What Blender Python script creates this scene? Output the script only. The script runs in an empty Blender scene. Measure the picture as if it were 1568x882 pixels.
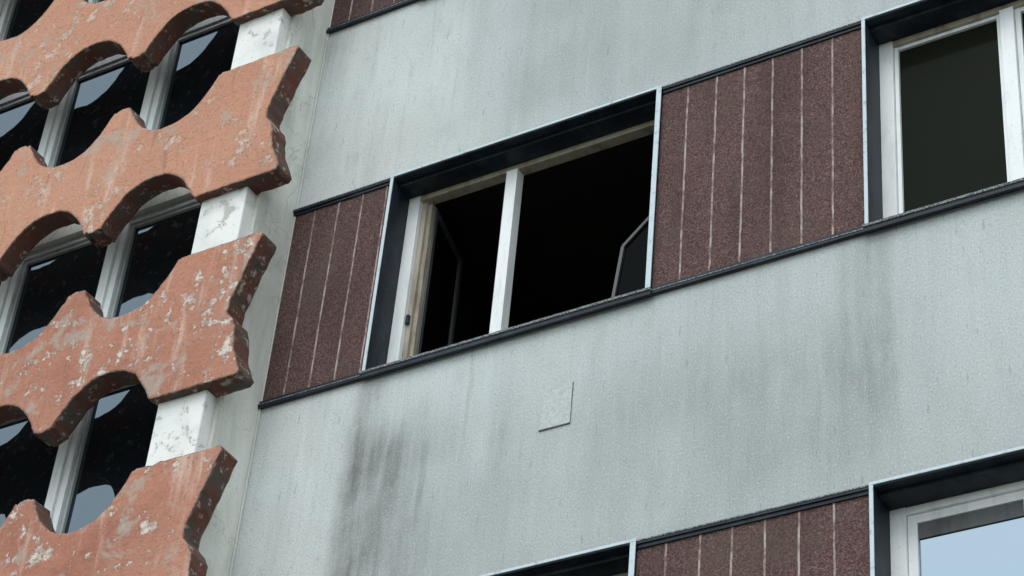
import bpy, bmesh, math, random
from mathutils import Matrix, Vector, Quaternion
random.seed(7)
scene=bpy.context.scene
scene.view_settings.view_transform='Standard'
scene.view_settings.look='None'
scene.view_settings.exposure=0

# ------------------------------------------------------------ node helper
class NT:
    def __init__(s,name):
        s.m=bpy.data.materials.new(name); s.m.use_nodes=True
        s.t=s.m.node_tree; s.t.nodes.clear()
        s.out=s.t.nodes.new('ShaderNodeOutputMaterial')
        s.b=s.t.nodes.new('ShaderNodeBsdfPrincipled')
        s.t.links.new(s.b.outputs[0],s.out.inputs[0])
        tc=s.t.nodes.new('ShaderNodeTexCoord'); s.co=tc.outputs['Object']
        sp=s.t.nodes.new('ShaderNodeSeparateXYZ'); s.t.links.new(s.co,sp.inputs[0])
        s.x,s.y,s.z=sp.outputs
    def put(s,inp,v):
        if isinstance(v,bpy.types.NodeSocket): s.t.links.new(v,inp)
        elif isinstance(v,(tuple,list)) and len(v)==3 and inp.type=='RGBA': inp.default_value=(*v,1)
        else: inp.default_value=v
    def math(s,op,a,b=0.0,clamp=False):
        n=s.t.nodes.new('ShaderNodeMath'); n.operation=op; n.use_clamp=clamp
        s.put(n.inputs[0],a); s.put(n.inputs[1],b); return n.outputs[0]
    def scale(s,sx,sy,sz,vec=None):
        n=s.t.nodes.new('ShaderNodeVectorMath'); n.operation='MULTIPLY'
        s.put(n.inputs[0],vec or s.co); n.inputs[1].default_value=(sx,sy,sz); return n.outputs[0]
    def noise(s,sc=1,det=3,rough=.55,vec=None,dist=0):
        n=s.t.nodes.new('ShaderNodeTexNoise'); s.put(n.inputs['Vector'],vec or s.co)
        n.inputs['Scale'].default_value=sc; n.inputs['Detail'].default_value=det
        n.inputs['Roughness'].default_value=rough; n.inputs['Distortion'].default_value=dist
        return n.outputs['Fac']
    def voro(s,sc,vec=None,out='Color'):
        n=s.t.nodes.new('ShaderNodeTexVoronoi'); s.put(n.inputs['Vector'],vec or s.co)
        n.inputs['Scale'].default_value=sc; return n.outputs[out]
    def mr(s,v,a,b,c=0.,d=1.,smooth=True):
        n=s.t.nodes.new('ShaderNodeMapRange'); n.interpolation_type='SMOOTHSTEP' if smooth else 'LINEAR'
        s.put(n.inputs['Value'],v); n.inputs['From Min'].default_value=a; n.inputs['From Max'].default_value=b
        n.inputs['To Min'].default_value=c; n.inputs['To Max'].default_value=d; return n.outputs[0]
    def mix(s,f,a,b,bt='MIX'):
        n=s.t.nodes.new('ShaderNodeMix'); n.data_type='RGBA'; n.blend_type=bt
        s.put(n.inputs[0],f); s.put(n.inputs[6],a); s.put(n.inputs[7],b); return n.outputs[2]
    def bump(s,h,strength=.3,dist=.01,normal=None):
        n=s.t.nodes.new('ShaderNodeBump'); n.inputs['Strength'].default_value=strength
        n.inputs['Distance'].default_value=dist; s.put(n.inputs['Height'],h)
        if normal: s.put(n.inputs['Normal'],normal)
        return n.outputs[0]
    def fin(s,col,rough=.8,normal=None,metal=0,spec=.3):
        s.put(s.b.inputs['Base Color'],col); s.put(s.b.inputs['Roughness'],rough)
        s.b.inputs['Metallic'].default_value=metal; s.b.inputs['Specular IOR Level'].default_value=spec
        if normal: s.put(s.b.inputs['Normal'],normal)
        return s.m
    def edge(s,r=.012,lo=.02,hi=.25):
        bv=s.t.nodes.new('ShaderNodeBevel'); bv.samples=6; bv.inputs['Radius'].default_value=r
        g=s.t.nodes.new('ShaderNodeNewGeometry')
        d=s.t.nodes.new('ShaderNodeVectorMath'); d.operation='DOT_PRODUCT'
        s.t.links.new(bv.outputs[0],d.inputs[0]); s.t.links.new(g.outputs['Normal'],d.inputs[1])
        return s.mr(s.math('SUBTRACT',1.0,d.outputs['Value']),lo,hi), bv.outputs[0]
    def nrm(s):
        g=s.t.nodes.new('ShaderNodeNewGeometry'); q=s.t.nodes.new('ShaderNodeSeparateXYZ')
        s.t.links.new(g.outputs['True Normal'],q.inputs[0]); return q.outputs

# ------------------------------------------------------------ materials
def m_wall():
    n=NT('aggregate_render')
    big=n.noise(.55,3,.5)
    st=n.noise(1,4,.6,n.scale(4,1,.35)); st2=n.noise(1,5,.65,n.scale(24,1,.9))
    base=n.mix(n.mr(big,.35,.65),(.445,.487,.495),(.58,.635,.64))
    base=n.mix(n.mr(n.x,-6.9,-5.5,.85,0),base,(.70,.745,.74))
    base=n.mix(n.mr(n.math('ADD',n.x,n.math('MULTIPLY',n.noise(.8,3),1.2)),-5.3,-3.6,0,.42),base,(.37,.405,.41))
    base=n.mix(n.math('MULTIPLY',n.mr(n.x,-3.3,-2.9),n.mr(n.z,7.2,8.8,.0,.55)),base,(.56,.61,.615))
    base=n.mix(n.mr(st,.42,.72,0,.38),base,(.34,.375,.38))
    base=n.mix(n.mr(st2,.52,.8,0,.33),base,(.29,.32,.325))
    base=n.mix(n.mr(st2,.2,.42,.2,0),base,(.72,.77,.77))
    # mottled dirt so the streaks are broken up
    base=n.mix(n.mr(n.noise(1,6,.7,n.scale(6,6,3.2)),.50,.72,0,.30),base,(.33,.365,.36))
    xw=n.math('ADD',n.x,n.math('MULTIPLY',n.math('SUBTRACT',n.noise(1,4,.6,n.scale(3,1,1.2)),.5),.20))
    fine=n.math('MULTIPLY',n.mr(n.noise(1,5,.65,n.scale(11,1,1.2)),.25,.7,.45,1),n.mr(n.noise(1,5,.65,n.scale(4,1,2.2)),.28,.66,.5,1.1))
    tot=None
    Z=1.6
    S=[(-6.27,.17,7.21,6.5,3.6,.74),(-6.10,.15,7.0,6.5,5.7,.46),(-6.02,.045,6.9,6.6,6.1,.42),
       (-5.87,.035,6.8,6.6,6.05,.75),(-6.08,.55,7.1,6.3,5.2,.50),(-5.62,.03,7.2,6.9,6.3,.42),(-5.95,.45,6.3,5.9,4.8,.38),
       (-5.78,.03,6.5,6.3,5.8,.32),(-5.4,.03,6.9,6.6,6.2,.3),
       (-3.42,.22,7.2,6.6,5.5,.36),(-3.31,.07,7.2,6.7,5.9,.36),(-3.75,.9,7.0,6.2,5.4,.36),
       (-4.9,1.5,7.0,6.2,5.2,.30),(-5.45,.16,9.3,8.95,8.7,.28),(-4.2,.9,10.0,9.3,8.5,.34),(-5.2,.6,10.0,9.3,8.6,.24),
       (-3.1,.6,10.2,9.0,8.5,.32),(-2.4,.1,7.2,6.6,6.0,.3),(-4.72,.04,6.9,6.6,6.2,.32)]
    for (x0,w,zt,zf,zb,s) in S:
        mx=n.mr(n.math('ABSOLUTE',n.math('SUBTRACT',xw,x0)),w*.05,w,1,0)
        mz=n.mr(n.z,zb+Z,zf+Z,0,1)
        top=7.15<zt<7.3
        mt=1.0 if top else n.mr(n.z,zt+Z-.45,zt+Z,1,0)
        k=n.math('MULTIPLY',n.math('MULTIPLY',mx,mz),n.math('MULTIPLY',mt,s))
        if top: k=n.math('MULTIPLY',k,n.math('LESS_THAN',n.z,8.5+Z))
        tot=k if tot is None else n.math('ADD',tot,k)
    tot=n.math('MULTIPLY',tot,fine,True)
    base=n.mix(tot,base,(.185,.198,.188))
    base=n.mix(n.mr(n.noise(.9,3),.5,.75,0,.28),base,(.47,.50,.46))
    sp=n.noise(1,3,.8,n.scale(115,115,75))
    base=n.mix(n.mr(sp,.50,.68,0,.56),base,(.25,.275,.28))
    base=n.mix(n.mr(sp,.32,.46,.4,0),base,(.82,.86,.85))
    pit=n.noise(1,2,.5,n.scale(46,1,8))
    base=n.mix(n.mr(pit,.65,.73,0,.5),base,(.26,.285,.285))
    return n.fin(base,.97,n.bump(sp,.6,.006),spec=.08)
def m_fin(name='painted_concrete',dirt=.4):
    n=NT(name)
    b=n.mix(n.mr(n.noise(1,4,.6,n.scale(6,6,1.2)),.35,.7),(.70,.72,.67),(.53,.55,.50))
    b=n.mix(n.mr(n.noise(3,5,.7),.55,.68,0,dirt),b,(.37,.38,.34))
    b=n.mix(n.mr(n.noise(1,6,.7,n.scale(9,9,5),.8),.60,.66,0,.45),b,(.40,.40,.36))
    ln=n.math('ABSOLUTE',n.math('SUBTRACT',n.noise(1,4,.6,n.scale(1.6,1.6,1.1),.5),.5))
    b=n.mix(n.mr(ln,.0,.006,.4,0),b,(.25,.25,.22))
    b=n.mix(n.mr(n.noise(70,2),.55,.7,0,.3),b,(.38,.39,.37))
    return n.fin(b,.9,n.bump(n.noise(40,4,.7),.4,.008))
def m_block():
    n=NT('peeling_white_paint')
    b=n.mix(n.mr(n.noise(5,4),.4,.7),(.82,.84,.82),(.68,.71,.69))
    pe=n.mr(n.noise(10,6,.75,None,.3),.575,.595)
    b=n.mix(n.math('MULTIPLY',pe,.75),b,(.42,.42,.38))
    b=n.mix(n.mr(n.noise(38,4,.7),.64,.68,0,.6),b,(.3,.3,.27))
    return n.fin(b,.8,n.bump(n.math('SUBTRACT',1.,pe),.6,.006))
def m_terra():
    n=NT('weathered_terracotta_concrete')
    nx,ny,nz=n.nrm()
    b=n.mix(n.mr(n.noise(2.2,5,.6),.35,.68),(.465,.218,.150),(.34,.145,.102))
    b=n.mix(n.mr(n.noise(1.1,3),.45,.62,0,.6),b,(.51,.265,.19))
    b=n.mix(n.mr(n.z,9.2,10.4,0,.6),b,(.61,.335,.225))
    b=n.mix(n.mr(n.noise(1,4,.6,n.scale(9,9,1.3)),.55,.74,0,.6),b,(.70,.54,.46))
    b=n.mix(n.mr(n.noise(1,4,.6,n.scale(14,14,1.6)),.25,.42,.5,0),b,(.25,.125,.095))
    clus=n.mr(n.noise(1.7,3,.5),.44,.58)
    clus=n.math('MAXIMUM',clus,n.mr(n.z,8.6,9.6,.5,.0))
    fl=n.math('ADD',n.noise(8.5,7,.76),n.math('MULTIPLY',clus,.09))
    pa=n.math('MULTIPLY',n.mr(fl,.628,.642),n.mr(clus,.0,.35))
    pa=n.math('MULTIPLY',pa,n.mr(n.z,9.4,10.6,1,.55))
    b=n.mix(n.math('MULTIPLY',pa,.82),b,n.mix(n.mr(n.noise(30,3),.4,.65),(.74,.69,.63),(.40,.36,.31)))
    sc=n.mr(n.noise(1,5,.65,n.scale(46,46,26)),.65,.70)
    b=n.mix(n.math('MULTIPLY',sc,.7),b,(.74,.67,.61))
    b=n.mix(n.mr(n.noise(60,2,.7),.54,.70,0,.6),b,(.24,.12,.09))
    b=n.mix(n.mr(n.noise(4,5,.7,None,.4),.54,.64,0,.7),b,(.42,.37,.315))
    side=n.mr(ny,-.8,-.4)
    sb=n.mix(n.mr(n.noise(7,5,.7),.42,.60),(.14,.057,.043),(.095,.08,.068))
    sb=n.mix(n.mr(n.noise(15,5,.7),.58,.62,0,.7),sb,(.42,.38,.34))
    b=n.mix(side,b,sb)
    e,bn=n.edge(.026,.01,.13)
    em=n.math('MULTIPLY',e,n.mr(n.noise(9,5,.75),.38,.50))
    b=n.mix(em,b,n.mix(n.mr(n.noise(25,3),.45,.6),(.085,.062,.05),(.34,.30,.25)))
    h=n.math('SUBTRACT',n.math('ADD',n.math('MULTIPLY',n.noise(30,5,.7),.8),n.noise(5,2)),n.math('MULTIPLY',pa,.35))
    return n.fin(b,.92,n.bump(h,.75,.014,bn),spec=.15)
def m_panel():
    n=NT('red_brown_aggregate_panel')
    v=n.voro(130); g=n.noise(95,2,.8)
    b=n.mix(n.mr(g,.36,.64),(.062,.035,.033),(.158,.096,.091))
    s=n.t.nodes.new('ShaderNodeSeparateColor'); n.t.links.new(v,s.inputs[0])
    b=n.mix(n.mr(s.outputs[0],.82,.97,0,.45),b,(.27,.21,.20))
    b=n.mix(n.mr(n.noise(1,4,.6,n.scale(3,1,.7)),.42,.7,0,.5),b,(.05,.033,.030))
    b=n.mix(n.mr(n.noise(1,4,.6,n.scale(2,1,2)),.48,.72,0,.45),b,(.105,.088,.066))
    return n.fin(b,.9,n.bump(g,.6,.008),spec=.15)
def m_joint():
    n=NT('panel_joint_sealant')
    b=n.mix(n.mr(n.noise(1,4,.7,n.scale(30,1,14)),.38,.64),(.42,.36,.33),(.17,.11,.10))
    return n.fin(b,.85)
def m_navy():
    n=NT('navy_coated_metal')
    b=n.mix(n.mr(n.noise(1,5,.7,n.scale(6,6,3)),.42,.7),(.006,.011,.018),(.020,.034,.048))
    b=n.mix(n.mr(n.noise(45,3,.7),.62,.72,0,.5),b,(.08,.11,.13))
    return n.fin(b,.5,n.bump(n.noise(14,3),.15,.01),spec=.3)
def m_rim():
    n=NT('oxidised_aluminium_edge')
    b=n.mix(n.mr(n.noise(20,4,.7),.5,.75),(.54,.64,.69),(.30,.37,.42))
    return n.fin(b,.55,spec=.4)
def m_sill():
    n=NT('grimy_sill_metal')
    b=n.mix(n.mr(n.noise(110,3,.8),.44,.58),(.035,.048,.055),(.28,.32,.33))
    return n.fin(b,.7,n.bump(n.noise(90,3),.5,.004))
def m_frame(name,c,c2):
    n=NT(name)
    b=n.mix(n.mr(n.noise(1,5,.6,n.scale(14,14,3)),.45,.75),c,c2)
    b=n.mix(n.mr(n.noise(60,3),.64,.72,0,.4),b,tuple(q*.35 for q in c))
    return n.fin(b,.45,spec=.4)
def m_glass(name,fac,col,rough=.02,tint=(.80,.92,1)):
    n=NT(name); t=n.t
    n.fin(col,.9,spec=0)
    g=t.nodes.new('ShaderNodeBsdfGlossy'); g.inputs['Roughness'].default_value=rough
    g.inputs['Color'].default_value=(*tint,1)
    bn=n.bump(n.noise(1.3,1),.04,.05); t.links.new(bn,g.inputs['Normal'])
    mx=t.nodes.new('ShaderNodeMixShader'); mx.inputs[0].default_value=fac
    t.links.new(n.b.outputs[0],mx.inputs[1]); t.links.new(g.outputs[0],mx.inputs[2]); t.links.new(mx.outputs[0],n.out.inputs[0])
    return n.m
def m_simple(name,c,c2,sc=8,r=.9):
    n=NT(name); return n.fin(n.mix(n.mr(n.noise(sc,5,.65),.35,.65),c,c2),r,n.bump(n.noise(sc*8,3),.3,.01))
WALL=m_wall(); FIN=m_fin(); BLOCK=m_block(); TERRA=m_terra(); PANEL=m_panel(); JOINT=m_joint()
NAVY=m_navy(); RIM=m_rim(); SILL=m_sill()
WHITE=m_frame('white_window_paint',(.82,.86,.87),(.66,.71,.72))
CREAM=m_frame('aged_cream_paint',(.40,.36,.29),(.20,.17,.13))
GREYF=m_frame('weathered_grey_paint',(.46,.49,.50),(.33,.35,.35))
DIMF=m_frame('dark_sash_and_soffit_reflection',(.095,.102,.105),(.05,.055,.055))
G_SKY=m_glass('window_glass',.46,(.01,.012,.015),tint=(.70,.88,1))
G_DARK=m_glass('dark_window_glass',.005,(.013,.0145,.010),.08)
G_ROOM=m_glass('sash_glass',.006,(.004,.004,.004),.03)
G_DOOR=m_glass('balcony_door_glass',.18,(.006,.009,.012),tint=(.70,.88,1))
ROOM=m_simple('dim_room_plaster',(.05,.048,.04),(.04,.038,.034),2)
DARKJ=m_simple('dark_gap',(.10,.10,.10),(.16,.16,.16))

# ------------------------------------------------------------ mesh helper
class MB:
    def __init__(s,name,parent=None):
        s.name=name; s.bm=bmesh.new(); s.mats=[]; s.parent=parent
    def mi(s,m):
        if m not in s.mats: s.mats.append(m)
        return s.mats.index(m)
    def box(s,x0,x1,y0,y1,z0,z1,m,M=None,skip=()):
        c=[(x0,y0,z0),(x1,y0,z0),(x1,y1,z0),(x0,y1,z0),(x0,y0,z1),(x1,y0,z1),(x1,y1,z1),(x0,y1,z1)]
        vs=[s.bm.verts.new((M@Vector(p)) if M else p) for p in c]
        F={'b':(0,3,2,1),'t':(4,5,6,7),'f':(0,1,5,4),'k':(2,3,7,6),'r':(1,2,6,5),'l':(3,0,4,7)}
        i=s.mi(m)
        for k,f in F.items():
            if k in skip: continue
            fc=s.bm.faces.new([vs[j] for j in f]); fc.material_index=i
    def done(s,bevel=0):
        me=bpy.data.meshes.new(s.name); s.bm.to_mesh(me); s.bm.free()
        for m in s.mats: me.materials.append(m)
        o=bpy.data.objects.new(s.name,me); scene.collection.objects.link(o)
        if s.parent: o.parent=s.parent
        if bevel:
            b=o.modifiers.new('bevel','BEVEL'); b.width=bevel; b.segments=2; b.limit_method='ANGLE'; b.angle_limit=math.radians(50)
        return o
def empty(name):
    o=bpy.data.objects.new(name,None); scene.collection.objects.link(o); return o

bld=empty('apartment_building')
Z0=1.6; PER=2.885
BB=lambda n: 7.215+Z0+PER*n
BT=lambda n: 8.64+Z0+PER*n
XL=-7.01; W=1.745; P=1.175; MOD=W+P
NW=5
wins=[-6.315+MOD*k for k in range(NW)]
XR=wins[-1]+W+.695
floors=range(-2,4)
ROOF=BT(3)+1.3
WY=8.0
# ---- walls
wl=MB('front_wall',bld)
prev=0.0
for n in floors:
    wl.box(XL,XR,WY,WY+.25,prev,BB(n)-.0,WALL); prev=BT(n)
wl.box(XL,XR,WY,WY+.25,prev,ROOF,WALL)
wl.done()
sh=MB('side_and_back_walls',bld)
sh.box(XR,XR+.25,WY,19,0,ROOF,WALL); sh.box(-12.9,XR+.25,19,19.25,0,ROOF,WALL)
sh.box(-12.9,-12.65,WY,19,0,ROOF,WALL)
sh.done()
rf=MB('roof',bld); rf.box(-13.1,XR+.4,WY-.25,19.4,ROOF,ROOF+.25,FIN); rf.done()

# ---- panels
pn=MB('cladding_panels',bld); jt=MB('panel_joints',bld); tr=MB('panel_trims',bld)
def panel(x0,x1,n,first):
    b,t=BB(n),BT(n)
    pn.box(x0,x1,WY-.008,WY+.25,b,t,PANEL)
    x=x0+first
    while x<x1-.03:
        zz=b+.04; w=.0052; tilt=random.uniform(-.004,.004)
        while zz<t-.04:
            h=min(random.uniform(.04,.25),t-.04-zz); ox=tilt*(zz-b)+random.uniform(-.0014,.0014)
            jt.box(x-w+ox,x+w+ox,WY-.0105+random.uniform(0,.0008),WY-.007,zz,zz+h,JOINT); zz+=h
        x+=.168
    tr.box(x0,x1,WY-.026,WY-.0082,t-.022,t+.002,NAVY)
    tr.box(x0,x1,WY-.018,WY-.0082,t-.042,t-.0222,NAVY)
    tr.box(x0,x1,WY-.0285,WY-.0262,t-.008,t+.000,SILL)
    tr.box(x0,x1,WY-.026,WY-.0082,b-.002,b+.022,NAVY)
    tr.box(x0,x1,WY-.018,WY-.0082,b+.0222,b+.046,NAVY)
    tr.box(x0,x1,WY-.0285,WY-.0262,b+.014,b+.0215,SILL)
for n in floors:
    panel(XL,wins[0],n,.155)
    for k in range(NW):
        x0=wins[k]+W; x1=wins[k+1] if k<NW-1 else XR
        panel(x0,x1,n,.155)
pn.done(); jt.done(); tr.done(.002)

# ---- windows
FY=8.145
def sashM(x,y,ang):
    return Matrix.Translation((x,y,0))@Matrix.Rotation(ang,4,'Z')
def sash(mb,x,y,ang,w,z0,z1,frame,glass,bar=.05,th=.04):
    M=sashM(x,y,ang)
    mb.box(0,bar,0,th,z0,z1,frame,M); mb.box(w-bar,w,0,th,z0,z1,frame,M)
    mb.box(bar,w-bar,0.002,th-.002,z0,z0+bar,frame,M); mb.box(bar,w-bar,.002,th-.002,z1-bar,z1,frame,M)
    if glass: mb.box(bar,w-bar,th*.45,th*.55,z0+bar,z1-bar,glass,M)
def window(x0,n,kind):
    mb=MB('window',bld); b,t=BB(n),BT(n); x1=x0+W; F=WY-.035
    mb.box(x0,x0+.016,F+.006,FY+.03,b+.03,t-.018,NAVY)
    mb.box(x1-.016,x1,F+.006,FY+.03,b+.03,t-.018,NAVY)
    mb.box(x0,x1,F+.006,FY+.03,t-.018,t+.002,NAVY)
    mb.box(x0+.0162,x1-.0162,WY+.03,FY+.03,t-.040,t-.0182,NAVY)
    mb.box(x0,x1,F+.012,FY+.03,b+.0,b+.028,NAVY)
    mb.box(x0-.004,x0+.016,F,F+.0058,b+.028,t-.010,RIM)
    mb.box(x1-.026,x1+.004,F,F+.0058,b+.028,t-.010,RIM)
    mb.box(x0-.004,x1+.004,F,F+.0058,t-.0098,t+.006,RIM)
    mb.box(x0-.01,x1+.01,F-.012,F+.0115,b+.012,b+.028,SILL)
    mb.box(x0-.01,x1+.01,F-.006,F+.0115,b-.016,b+.0118,NAVY)
    a,c=x0+.0165,x1-.0165
    T=t-.0405
    mb.box(a,a+.075,FY,FY+.07,b+.0285,T,WHITE)
    mb.box(c-.055,c,FY,FY+.07,b+.0285,T,WHITE if kind!='open' else CREAM)
    mb.box(a+.0755,c-.0555,FY+.004,FY+.07,T-.036,T,CREAM if kind!='sky' else WHITE)
    mb.box(a+.0755,c-.0555,FY+.004,FY+.07,b+.0285,b+.075,WHITE)
    mx=x0+.712
    mb.box(mx-.036,mx+.036,FY-.004,FY+.066,b+.0755,T-.0365,WHITE)
    zb,zt=b+.077,T-.038
    l0,l1=a+.077,mx-.038; r0,r1=mx+.038,c-.057
    if kind=='open':
        mb.box(l0,l0+.030,FY+.03,FY+.075,zb,zt,CREAM)
        mb.box(l0+.030,l0+.055,FY+.05,FY+.085,zb,zt,CREAM)
        sash(mb,l0+.06,FY+.09,math.radians(104),.50,zb,zt,DIMF,G_ROOM,.04,.035)
        mb.box(l0+.004,l0+.022,FY+.010,FY+.03,b+.46,b+.52,NAVY)
        if n==0:
            # bottom-hung sash leaning inside the right half
            yy=FY+.105
            p=[Vector((-4.70,yy,9.64)),Vector((-4.775,yy,9.568)),Vector((-4.907,yy,9.44)),Vector((-4.964,yy,8.95))]
            for i in range(3):
                d=p[i+1]-p[i]; L=d.length; q=Vector((0,0,1)).rotation_difference(d.normalized()).to_matrix().to_4x4()
                mb.box(-.010,.010,-.01,.01,0,L,DIMF,Matrix.Translation(p[i])@q)
            fv=[mb.bm.verts.new(v+Vector((.012,.004,0))) for v in p]+[mb.bm.verts.new((-4.63,yy+.004,8.95)),mb.bm.verts.new((-4.63,yy+.004,9.64))]
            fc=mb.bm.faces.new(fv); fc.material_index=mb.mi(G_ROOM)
        mb.box(r1-.02,r1,FY+.03,FY+.07,zb,zt,DIMF)
    else:
        g={'sky':G_SKY,'dark':G_DARK}[kind]
        sash(mb,l0,FY+.018,0,l1-l0,zb,zt,WHITE,g,.045 if kind=='sky' else .022,.04)
        mid=(r0+r1)/2
        if kind=='sky':
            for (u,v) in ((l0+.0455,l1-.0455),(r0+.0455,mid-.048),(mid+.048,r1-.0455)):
                mb.box(u,v,FY+.028,FY+.0355,zt-.125,zt-.0455,DIMF)  # dark strip across the pane top stands in for the soffit's reflection
            sash(mb,r0,FY+.018,0,mid-r0-.002,zb,zt,WHITE,g,.045,.04); sash(mb,mid+.002,FY+.018,0,r1-mid-.002,zb,zt,WHITE,g,.045,.04)
        else: sash(mb,r0,FY+.018,0,r1-r0,zb,zt,WHITE,g,.03,.04)
    mb.done(.003)
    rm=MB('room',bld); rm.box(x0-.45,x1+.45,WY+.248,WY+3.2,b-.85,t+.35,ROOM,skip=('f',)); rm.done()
for n in floors:
    for k,x in enumerate(wins):
        kind='sky'
        if n==0 and k==0: kind='open'
        elif n==-1 and k==0: kind='open'
        elif n==0 and k==1: kind='dark'
        elif (n*3+k*5)%4==1: kind='dark'
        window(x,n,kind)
hp=MB('service_hatch',bld)
HM=m_simple('hatch_render',(.55,.60,.60),(.43,.47,.47),70)
hp.box(-5.170,-4.998,WY-.004,WY+.01,6.56+Z0,6.81+Z0,HM)
hp.box(-5.175,-4.995,WY-.007,WY+.01,6.554+Z0,6.5595+Z0,DARKJ)
hp.box(-4.9975,-4.995,WY-.004,WY+.01,6.56+Z0,6.81+Z0,DARKJ)
hp.done()

# ---- balcony bay
bay=MB('balcony_partition',bld)
bay.box(-7.37,XL,7.66,WY+.3,0,ROOF,FIN)
bay.box(-12.65,-12.29,7.66,WY+.3,0,ROOF,FIN)
bay.box(XL+.0,XL+.012,7.985,7.999,0,ROOF,FIN)
bay.done(.01)
dr=MB('balcony_doors',bld); DY=7.93
x_l,x_r=-12.29,-7.37
for n in range(-3,5):
    zh=9.0+Z0+PER*n
    zs=zh-PER+.24
    if zs<0: zs=.1
    dr.box(x_l,x_r,DY-.03,WY+.3,zh,zh+.24,FIN)
    dr.box(x_l,x_r,DY,DY+.07,zh-.05,zh-.002,WHITE)
    dr.box(x_l,x_r,DY,DY+.07,zs+.002,zs+.06,WHITE)
    zr=zh-1.30
    m=-7.47; pts=[]
    while m>x_l: pts.append(m); m-=.865
    for i,m in enumerate(pts):
        dr.box(m-.068,m-.018,DY-.012,DY+.06,zs+.0605,zh-.0505,WHITE)
        dr.box(m-.0175,m+.0175,DY-.03,DY+.06,zs+.0605,zh-.0505,WHITE)
        dr.box(m+.018,m+.068,DY-.012,DY+.06,zs+.0605,zh-.0505,WHITE)
        l=pts[i+1]+.0685 if i+1<len(pts) else x_l
        r=m-.0685
        for za,zb_ in ((zs+.061,zr-.03),(zr+.03,zh-.051)):
            dr.box(l,r,DY+.035,DY+.042,za,zb_,G_DOOR)
            dr.box(l,l+.025,DY+.01,DY+.034,za,zb_,GREYF); dr.box(r-.025,r,DY+.01,DY+.034,za,zb_,GREYF)
            dr.box(l+.0252,r-.0252,DY+.012,DY+.034,zb_-.03,zb_-.0005,GREYF)
        dr.box(l,r,DY-.002,DY+.05,zr-.0295,zr+.0295,GREYF)
dr.done(.003)

# ---- decorative screen
scr=empty('decorative_concrete_screen')
SY0,SY1=7.52,7.66
def outline(zb,zt):
    pts=[]
    J=lambda a=.012: random.uniform(-a,a)
    xr=-6.80; mid=(zt+zb)/2
    pts+= [(xr-.018,zt),(xr,zt-.022),(xr-.075+J(),mid+.26+J()),(xr-.142+J(.006),mid+.05),(xr-.152,mid-.03),(xr-.11+J(),mid-.09),(xr-.075+J(),mid-.15+J()),(xr-.055,zb+.18+J()),(xr-.008,zb+.09+J()),(xr+.012,zb+.03),(xr-.004,zb+.0)]
    pts.append((-7.10,zb)); pts.append((-7.375,zb)); pts.append((-7.387,zb+.012))
    c=-7.735
    def arcs(z,d,sgn,cs):
        out=[]
        for c in cs:
            for i in range(1,26):
                u=math.cos(math.pi*i/26)
                out.append((c+.345*u,z+sgn*d*(1-abs(u)**2.5)))
            h1=random.uniform(0,.02); h2=random.uniform(0,.02)
            out+= [(c-.360,z-sgn*0+sgn*h1),(c-.378,z),(c-.405,z-sgn*.006),(c-.435,z),(c-.452,z+sgn*h2)]
        return out
    cs=[c-.81*i for i in range(6)]
    pts+=arcs(zb,.285,1,cs)
    xl=cs[-1]-.46
    pts.append((xl,(zb+zt)/2))
    top=arcs(zt,.30,-1,cs)
    pts+=[p for p in reversed(top)]
    pts.append((-7.387,zt-.012)); pts.append((-7.37,zt)); pts.append((-7.1,zt))
    out=[]
    for i,p in enumerate(pts):
        q=pts[(i+1)%len(pts)]
        d=math.hypot(q[0]-p[0],q[1]-p[1]); k=max(1,int(d/.035))
        for j in range(k):
            t=j/k; x=p[0]+(q[0]-p[0])*t; z=p[1]+(q[1]-p[1])*t
            a=.0028 if random.random()>.10 else .010
            out.append((x+random.uniform(-a,a),z+random.uniform(-a,a)))
    return out
def strip(k):
    zt=8.07+Z0+1.4425*k; zb=zt-.99
    mb=MB('screen_strip',scr); o=outline(zb,zt)
    i=mb.mi(TERRA)
    f=[mb.bm.verts.new((x,SY0,z)) for x,z in o]; b=[mb.bm.verts.new((x+random.uniform(-.004,.004),SY1,z+random.uniform(-.004,.004))) for x,z in o]
    N=len(o)
    mb.bm.faces.new(f); mb.bm.faces.new(list(reversed(b)))
    for j in range(N):
        mb.bm.faces.new((f[j],b[j],b[(j+1)%N],f[(j+1)%N]))
    bmesh.ops.recalc_face_normals(mb.bm,faces=mb.bm.faces)
    ob=mb.done(.008)
    return zb,zt
for k in range(-5,6):
    zb,zt=strip(k)
    s=MB('spacer_block',scr)
    s.box(-7.365,-7.035,7.575,7.665,zt-.02,zt+.4725,BLOCK)
    s.box(-12.6,-12.3,7.575,7.665,zt-.02,zt+.4725,BLOCK)
    s.done(.008)

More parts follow.
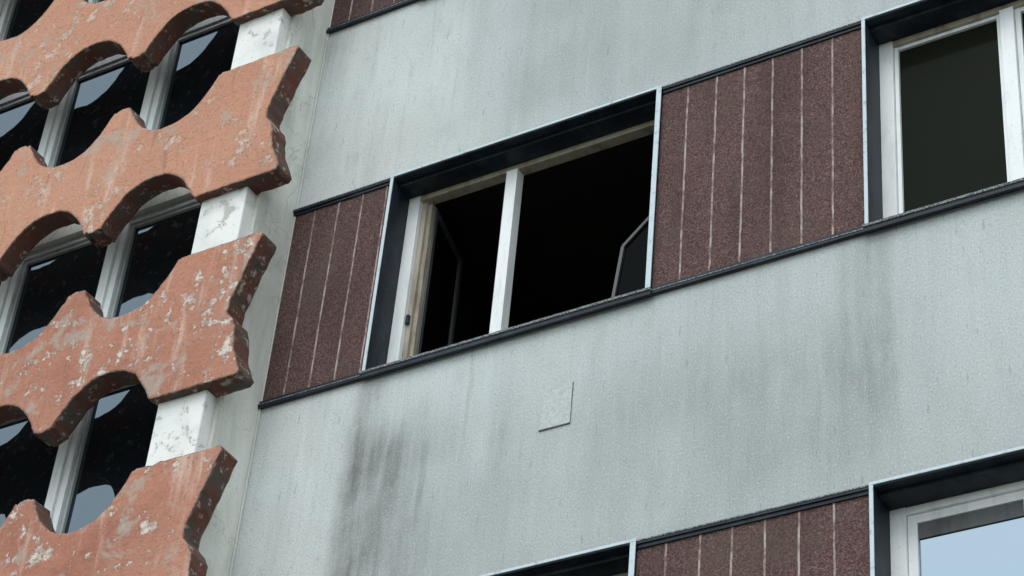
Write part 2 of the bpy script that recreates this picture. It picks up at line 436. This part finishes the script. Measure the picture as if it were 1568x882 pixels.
# ------------------------------------------------------------ ground
GA=m_simple('asphalt',(.045,.045,.047),(.06,.06,.06),6)
GP=m_simple('paving_slabs',(.25,.25,.24),(.33,.33,.31),3)
g=MB('ground'); g.box(-400,400,-400,400,-.3,-.0,m_simple('soil_and_grass',(.05,.07,.03),(.08,.09,.05),1)); g.done()
r=MB('road'); r.box(-200,200,-6,3,0.001,.004,GA); r.done()
pv=MB('pavement'); pv.box(-200,200,3.15,8.0,0.001,.12,GP); pv.box(-200,200,3.0,3.148,.001,.13,FIN); pv.done(.01)

# ------------------------------------------------------------ light
w=bpy.data.worlds.new('World'); scene.world=w; w.use_nodes=True
nt=w.node_tree; bg=nt.nodes['Background']
sky=nt.nodes.new('ShaderNodeTexSky'); sky.sky_type='NISHITA'; sky.sun_disc=False
EL=math.radians(54); AZ=math.radians(176)
sky.sun_elevation=EL; sky.sun_rotation=AZ; sky.dust_density=1; sky.air_density=1.0
# overcast veil: the clear sky mixed with an even cloud layer
mxn=nt.nodes.new('ShaderNodeMix'); mxn.data_type='RGBA'; mxn.inputs[0].default_value=.7
nt.links.new(sky.outputs[0],mxn.inputs[6]); mxn.inputs[7].default_value=(12.2,12.9,13.1,1)
nt.links.new(mxn.outputs[2],bg.inputs[0]); bg.inputs[1].default_value=.14
sd=bpy.data.lights.new('sun','SUN'); sd.energy=1.2; sd.angle=math.radians(35); sd.color=(1,.97,.93)
so=bpy.data.objects.new('sun',sd); scene.collection.objects.link(so)
d=Vector((math.sin(AZ)*math.cos(EL),math.cos(AZ)*math.cos(EL),math.sin(EL)))
so.rotation_euler=d.to_track_quat('Z','Y').to_euler()

# ------------------------------------------------------------ camera
cd=bpy.data.cameras.new('camera'); cd.lens=36*3546/1568; cd.clip_end=2000; cd.sensor_width=36
co=bpy.data.objects.new('camera',cd); scene.collection.objects.link(co)
X=Vector((.8588,.5058,.0812)).normalized(); Y=Vector((.2585,-.5646,.7838)); Zc=X.cross(Y).normalized(); Y=Zc.cross(X)
M=Matrix((X,Y,Zc)).transposed().to_4x4(); M.translation=(0,0,Z0); co.matrix_world=M
scene.camera=co
